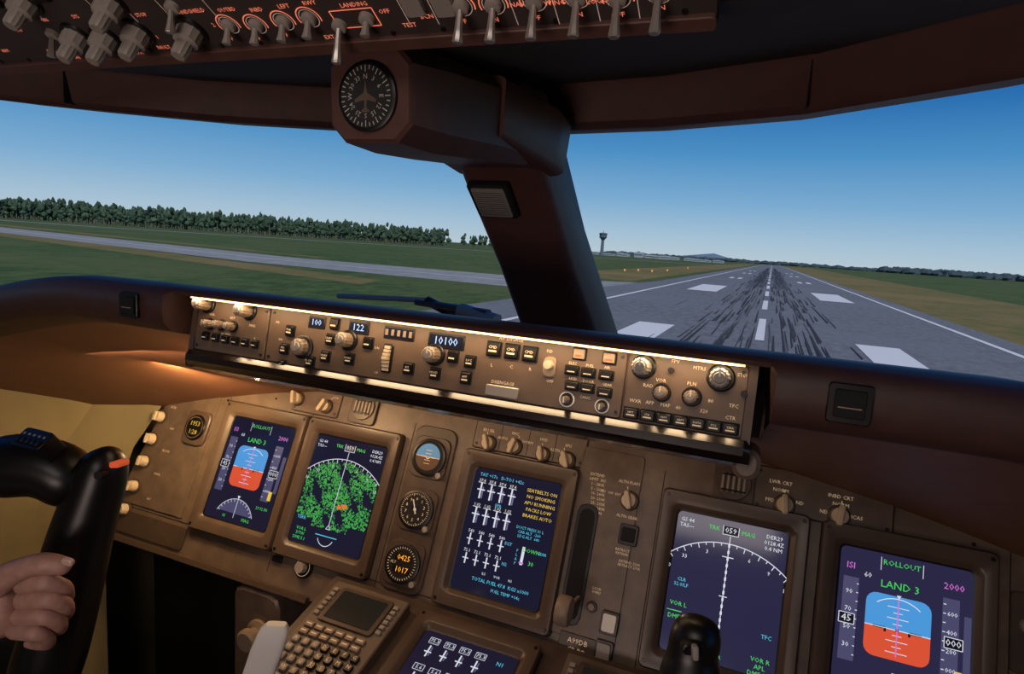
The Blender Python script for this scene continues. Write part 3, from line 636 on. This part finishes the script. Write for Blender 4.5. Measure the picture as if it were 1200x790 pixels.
for a,b in ((90,42),(124,44),(162,38),(224,36),(30,2),(130,4)): ohknob(a,b)
for a,b in ((268,30),(300,30),(332,26),(362,22)): toggle(a,b,.014,'knobgrey')
for a,b in ((540,8),(578,6),(626,2),(676,-2),(724,-2),(772,-8)): toggle(a,b,.024)
toggle(398,30,.028,ring=False); toggle(62,40,.02,ring=False); toggle(202,8,.02,ring=False); toggle(430,22,.012,'knobgrey',ring=False)
for a,b,t_ in ((20,18,'UTILITY'),(22,36,'OFF'),(52,24,'ON'),(88,20,'SYS'),(165,18,'STOP'),(222,14,'WINDSHIELD'),(265,12,'OUTBD'),(300,12,'INBD'),(332,8,'LEFT'),(362,4,'RWY'),(268,46,'OFF'),(300,46,'OFF'),(332,42,'OFF'),(414,6,'LANDING'),(540,26,'OFF'),(578,24,'ON'),(626,22,'OFF'),(676,18,'ON'),(724,18,'OFF'),(772,10,'ON'),(90,68,'ON'),(124,72,'NORM'),(162,64,'AUTO'),(222,62,'OFF'),(450,14,'OFF'),(606,6,'NAV'),(650,4,'WING'),(700,2,'LOGO'),(500,20,'BCN'),(6,60,'ARM'),(184,44,'1'),(192,56,'FAULT'),(250,30,'2'),(480,30,'TEST'),(386,44,'EXT'),(60,60,'CAPT')): olab(a,b,t_)
u0,v0=oa(385,14); u1,v1=oa(447,30)
q.line(OH,[(u0,v0),(u1,v0),(u1,v1),(u0,v1),(u0,v0)],.0009,.0046,'oh_red')
for a in (35,110,145,190,245,470,505,600,650,700,748): 
    u,v=oa(a,10); q.line(OH,[(u,v-.015),(u,v+.03)],.0006,.0045,'oh_white')
for a in (470,505):
    u,v=oa(a,10); q.rbox(OH,u+.012,v+.004,.016,.02,.004,.009,'knobgrey',.002)
for r_ in range(5):
    for a in range(12): 
        u=U0+.03+a*.066; v=.085+r_*.07; q.rbox(OH,u,v,.024,.02,.004,.009,'black',.002); q.rect(OH,u,v,.014,.002,.0095,'oh_red')
        q.text(OH,('APU','BUS TIE','GEN','DRIVE')[(a+r_)%4],u,v+.018,.005,'oh_red',.0046)
for a in range(18): q.cyl(OH,U0+.02+a*.045,.012,[(.0022,.004),(.002,.0052)],'black',8)
q.build()
# ------------------------------------------------------------ centre post and compass
q=MB('trim_center_window_post')
def sect(y,z,hw,hd,ny,nz,r=.3):
    n=Vector((0,ny,nz)).normalized(); c=Wc(0,y,z)
    return [c+X*(a*hw)+n*(b*hd) for a,b in rr(0,0,2,2,r,3)]
q.loft([sect(.74,.165,.05,.04,0,1),sect(.80,.155,.062,.05,.15,1),sect(.86,.115,.064,.052,.5,.85),sect(1.0,.0,.066,.05,.614,.79),sect(1.25,-.20,.082,.055,.614,.79)],'trim_brown',True,True)
q.loft([sect(.66,.150,.066,.034,0,1,.2),sect(.80,.142,.082,.040,.1,1,.2),sect(.845,.135,.082,.040,.3,1,.2),sect(.86,.150,.07,.03,.3,1,.2)],'trim_brown',True,True)
PF=Fr(Wc(0,1.0,0)-Vector((0,.614,.79)).normalized()*.051,X,Vector((0,-.79,.614)).normalized())
u,v=PF.at(572,232); q.rbox(PF,-.018,v,.062,.066,0,.008,'blackmatte',.004); q.rbox(PF,-.018,v,.050,.056,.008,.011,'vent',.003)
for i in range(11): q.rect(PF,-.018,v-.022+i*.0044,.044,.0010,.0113,'blackmatte')
q.build(40)
mat('compassface',(44,46,46),.4)
mat('cmark',(200,196,186),.5)
q=MB('standby_compass')
CF=Fr(Wc(-.002,.505,.128),X,tilt(-4))
def oc(w_,h_,c,hn):
    a,b=w_,h_; return [CF.w(x_,y_,hn) for x_,y_ in ((a,b-c),(a-c,b),(-a+c,b),(-a,b-c),(-a,-b+c),(-a+c,-b),(a-c,-b),(a,-b+c))]
q.loft([oc(.066,.044,.012,-.26),oc(.064,.046,.016,-.16),oc(.052,.047,.018,-.06),oc(.045,.042,.016,-.004),oc(.042,.039,.015,0)],'trim_brown',True,True)
q.cyl(CF,0,-.002,[(.031,0),(.031,.004),(.028,.005)],'black',36); f=CF.sub(0,-.002,.0052,.028); q.disc(f,0,0,.98,.0001,'compassface',36)
for i in range(36):
    a=math.radians(i*10); l=.2 if i%3==0 else .12; q.line(f,[(.95*math.cos(a),.95*math.sin(a)),((.95-l)*math.cos(a),(.95-l)*math.sin(a))],.03,.0004,'cmark')
for i,t_ in enumerate(('N','33','30','W','24','21','S','15','12','E','6','3')):
    a=math.radians(90+i*30); q.text(f,t_,.6*math.cos(a),.6*math.sin(a),.22,'cmark',.0004,rot=a-math.pi/2)
q.flat(f,[(0,.5),(.07,.1),(.42,-.1),(.42,-.2),(.06,-.12),(.04,-.35),(.16,-.45),(.16,-.5),(-.16,-.5),(-.16,-.45),(-.04,-.35),(-.06,-.12),(-.42,-.2),(-.42,-.1),(-.07,.1)],.0006,'compassplane')  if 'compassplane' in M else q.flat(f,[(0,.5),(.07,.1),(.42,-.1),(.42,-.2),(.06,-.12),(.04,-.35),(.16,-.45),(.16,-.5),(-.16,-.5),(-.16,-.45),(-.04,-.35),(-.06,-.12),(-.42,-.2),(-.42,-.1),(-.07,.1)],.0006,'panel')
q.build(30)
# ------------------------------------------------------------ yokes (skin surfaces)
def skin(name,chains,m,sub=2,parent=None):
    vs=[];es=[];rad=[];roots=[]
    for ch in chains:
        b=len(vs); roots.append(b)
        for i,(p,r) in enumerate(ch):
            vs.append(tuple(p)); rad.append(r)
            if i: es.append((b+i-1,b+i))
    me=bpy.data.meshes.new(name); me.from_pydata(vs,es,[]); ob=bpy.data.objects.new(name,me); sc.collection.objects.link(ob)
    md=ob.modifiers.new('skin','SKIN'); md.use_smooth_shade=True
    for i,r in enumerate(rad):
        sv=me.skin_vertices[0].data[i]; sv.radius=(r,r) if not isinstance(r,tuple) else r; sv.use_root=(i in roots)
    ss=ob.modifiers.new('sub','SUBSURF'); ss.levels=sub; ss.render_levels=sub
    me.materials.append(M[m])
    if parent: ob.parent=parent
    return ob
root=bpy.data.objects.new('control_yoke',None); sc.collection.objects.link(root)
s0=.00106
horn=[(RP(112,525,s0),.018),(RP(121,540,s0),.031),(RP(118,558,s0),.033),(RP(106,590,s0),.035),(RP(91,640,s0),.039),(RP(77,700,s0),.041),(RP(62,760,s0),.042),(RP(40,830,s0),.044)]
hub=[(RP(98,585,s0),.034),(RP(76,552,s0),.040),(RP(30,543,s0),.043),(RP(-30,550,s0),.043)]
base=[(RP(62,760,s0),.034),(RP(40,830,s0),.04),(Wc(-.53,.52,-.66),.045),(Wc(-.70,.50,-.55),.03),(Wc(-.72,.49,-.32),.024)]
skin('horn',[horn],'yoke',parent=root); skin('switch_grip',[hub],'yoke',parent=root); skin('wheel_base',[base],'yoke',parent=root)
skin('column',[[(Wc(-.53,.53,-.66),.045),(Wc(-.53,.60,-1.23),.05)]],'yoke',parent=root)
q=MB('switches'); f=Fr(RP(40,516,s0*.965),X,(Vector((0,.8,.6))))
q.rbox(f,0,0,.05,.026,-.02,.004,'black',.004); 
for i in range(5): q.rect(f,-.018+i*.009,.004,.004,.003,.0045,'knobgrey'); q.rbox(f,-.018+i*.009,-.005,.006,.008,.004,.007,'black',.001)
f=Fr(RP(134,545,s0*.962),right,-down); q.rbox(f,0,0,.012,.007,-.02,.001,'tiplabel',.002); q.cyl(f,-.018,-.012,[(.006,-.02),(.005,.003)],'black',14)
q.build(parent=root)
root=bpy.data.objects.new('control_yoke',None); sc.collection.objects.link(root)
s1=.00066
h2=[(RP(820,722,s1),.012),(RP(818,735,s1),.020),(RP(814,752,s1),.0215),(RP(811,768,s1),.020),(RP(810,782,s1),.026),(RP(806,830,s1),.028),(RP(812,930,s1),.03),(Wc(.53,.46,-.56),.045),(Wc(.70,.47,-.5),.03),(Wc(.72,.47,-.31),.022)]
skin('horn',[h2],'yoke',parent=root); skin('column',[[(Wc(.53,.47,-.58),.045),(Wc(.53,.58,-1.23),.05)]],'yoke',parent=root)
q=MB('trim_switch'); f=Fr(RP(812,760,s1*.955),right,-down); q.rbox(f,0,0,.016,.008,-.006,.003,'black',.003); q.rbox(f,.0,.0,.004,.010,.003,.009,'knobgrey',.001); q.build(parent=root)
# ------------------------------------------------------------ pilot hand
hr=bpy.data.objects.new('pilot_hand',None); sc.collection.objects.link(hr)
s=.00097
chains=[[(RP(-60,735,s),(.024,.030)),(RP(-25,722,s),(.026,.034)),(RP(8,708,s),(.026,.040)),(RP(28,706,s),(.021,.036))]]
f_=[((22,686),(56,681),(76,689),(79,705)),((22,704),(57,701),(77,709),(78,724)),((18,722),(52,721),(70,729),(70,742)),((12,738),(42,741),(57,748),(57,759))]
for i,(a,b,c,d) in enumerate(f_):
    r=(.0098,.0100,.0096,.0086)[i]
    mid=((b[0]+c[0])/2,(b[1]+c[1])/2)
    chains.append([(RP(a[0],a[1],s*.985),r*1.25),(RP(b[0],b[1],s*.962),r*1.20),(RP(mid[0],mid[1],s*.970),r*.90),(RP(c[0],c[1],s*.985),r*1.02),(RP(d[0],d[1]-4,s*1.015),r*.85),(RP(d[0]-16,d[1]-4,s*1.04),r*.8),(RP(d[0]-28,d[1]-6,s*1.04),r*.6)])
chains.append([(RP(-14,694,s*.985),.018),(RP(10,674,s*.972),.0165),(RP(34,663,s*.966),.0125),(RP(50,660,s*.964),.0135),(RP(70,662,s*.966),.0118),(RP(84,667,s*.97),.0085)])
skin('hand',chains,'skin',2,hr)
q=MB('thumb_nail'); f=Fr(RP(78,659,s*.954),(right*.96+down*.28).normalized(),(-down*.8-fwd*.4+right*.2).normalized()); f=Fr(f.o,f.u,(f.v-f.u*f.v.dot(f.u)).normalized())
q.rbox(f,0,-.001,.013,.009,-.004,.0008,'nail',.004,.001,4); q.build(parent=hr)
skin('forearm',[[(RP(-50,732,s),.027),(RP(-130,770,s),.034),(Wc(-.60,.12,-.62),.042)]],'skin',2,hr)
skin('sleeve',[[(RP(-110,760,s),.040),(Wc(-.58,.18,-.60),.052),(Wc(-.62,.0,-.64),.058)]],'sleeve',2,hr)
# ------------------------------------------------------------ lights
def area(name,loc,target,sx_,sy_,e_,c):
    l=bpy.data.lights.new(name,'AREA'); l.shape='RECTANGLE'; l.size=sx_; l.size_y=sy_; l.energy=e_; l.color=c
    o=bpy.data.objects.new(name,l); sc.collection.objects.link(o); o.location=loc
    d=(Vector(target)-Vector(loc)).normalized(); z_=-d; x_=(X-z_*X.dot(z_)).normalized(); y_=z_.cross(x_)
    o.matrix_world=Matrix.Translation(loc)@Matrix((x_,y_,z_)).transposed().to_4x4(); return o
def point(name,loc,e_,c,r=.02):
    l=bpy.data.lights.new(name,'POINT'); l.energy=e_; l.color=c; l.shadow_soft_size=r
    o=bpy.data.objects.new(name,l); sc.collection.objects.link(o); o.location=loc
warm=(1,.66,.38)
area('mcp_flood_light',Wc(0,.602,-.0945),Wc(0,.63,-.16),.68,.006,.42,(1,.68,.38))
area('panel_flood_light',Wc(-.38,.76,-.235),Wc(-.38,1.0,-.50),.8,.03,.80,warm)
point('map_light',Wc(-.44,.82,-.268),1.15,(1,.60,.27),.012)
point('map_light',Wc(.20,.82,-.262),.14,(1,.66,.42),.012)
area('panel_flood_light_outboard',Wc(-.64,.84,-.283),Wc(-.84,.93,-.52),.24,.03,1.7,(1,.66,.30))
area('interior_fill_light',Wc(.2,-.6,.50),Wc(-.1,.7,-.1),.6,.4,2.9,(1,.88,.82))  # unseen fill added aft of the camera to brighten post and hand
area('header_fill_light',Wc(.05,-.55,-.35),Wc(.0,.75,.22),.5,.3,2.9,(1,.78,.70))  # added upward fill, out of view, lifts the dark window header and ceiling
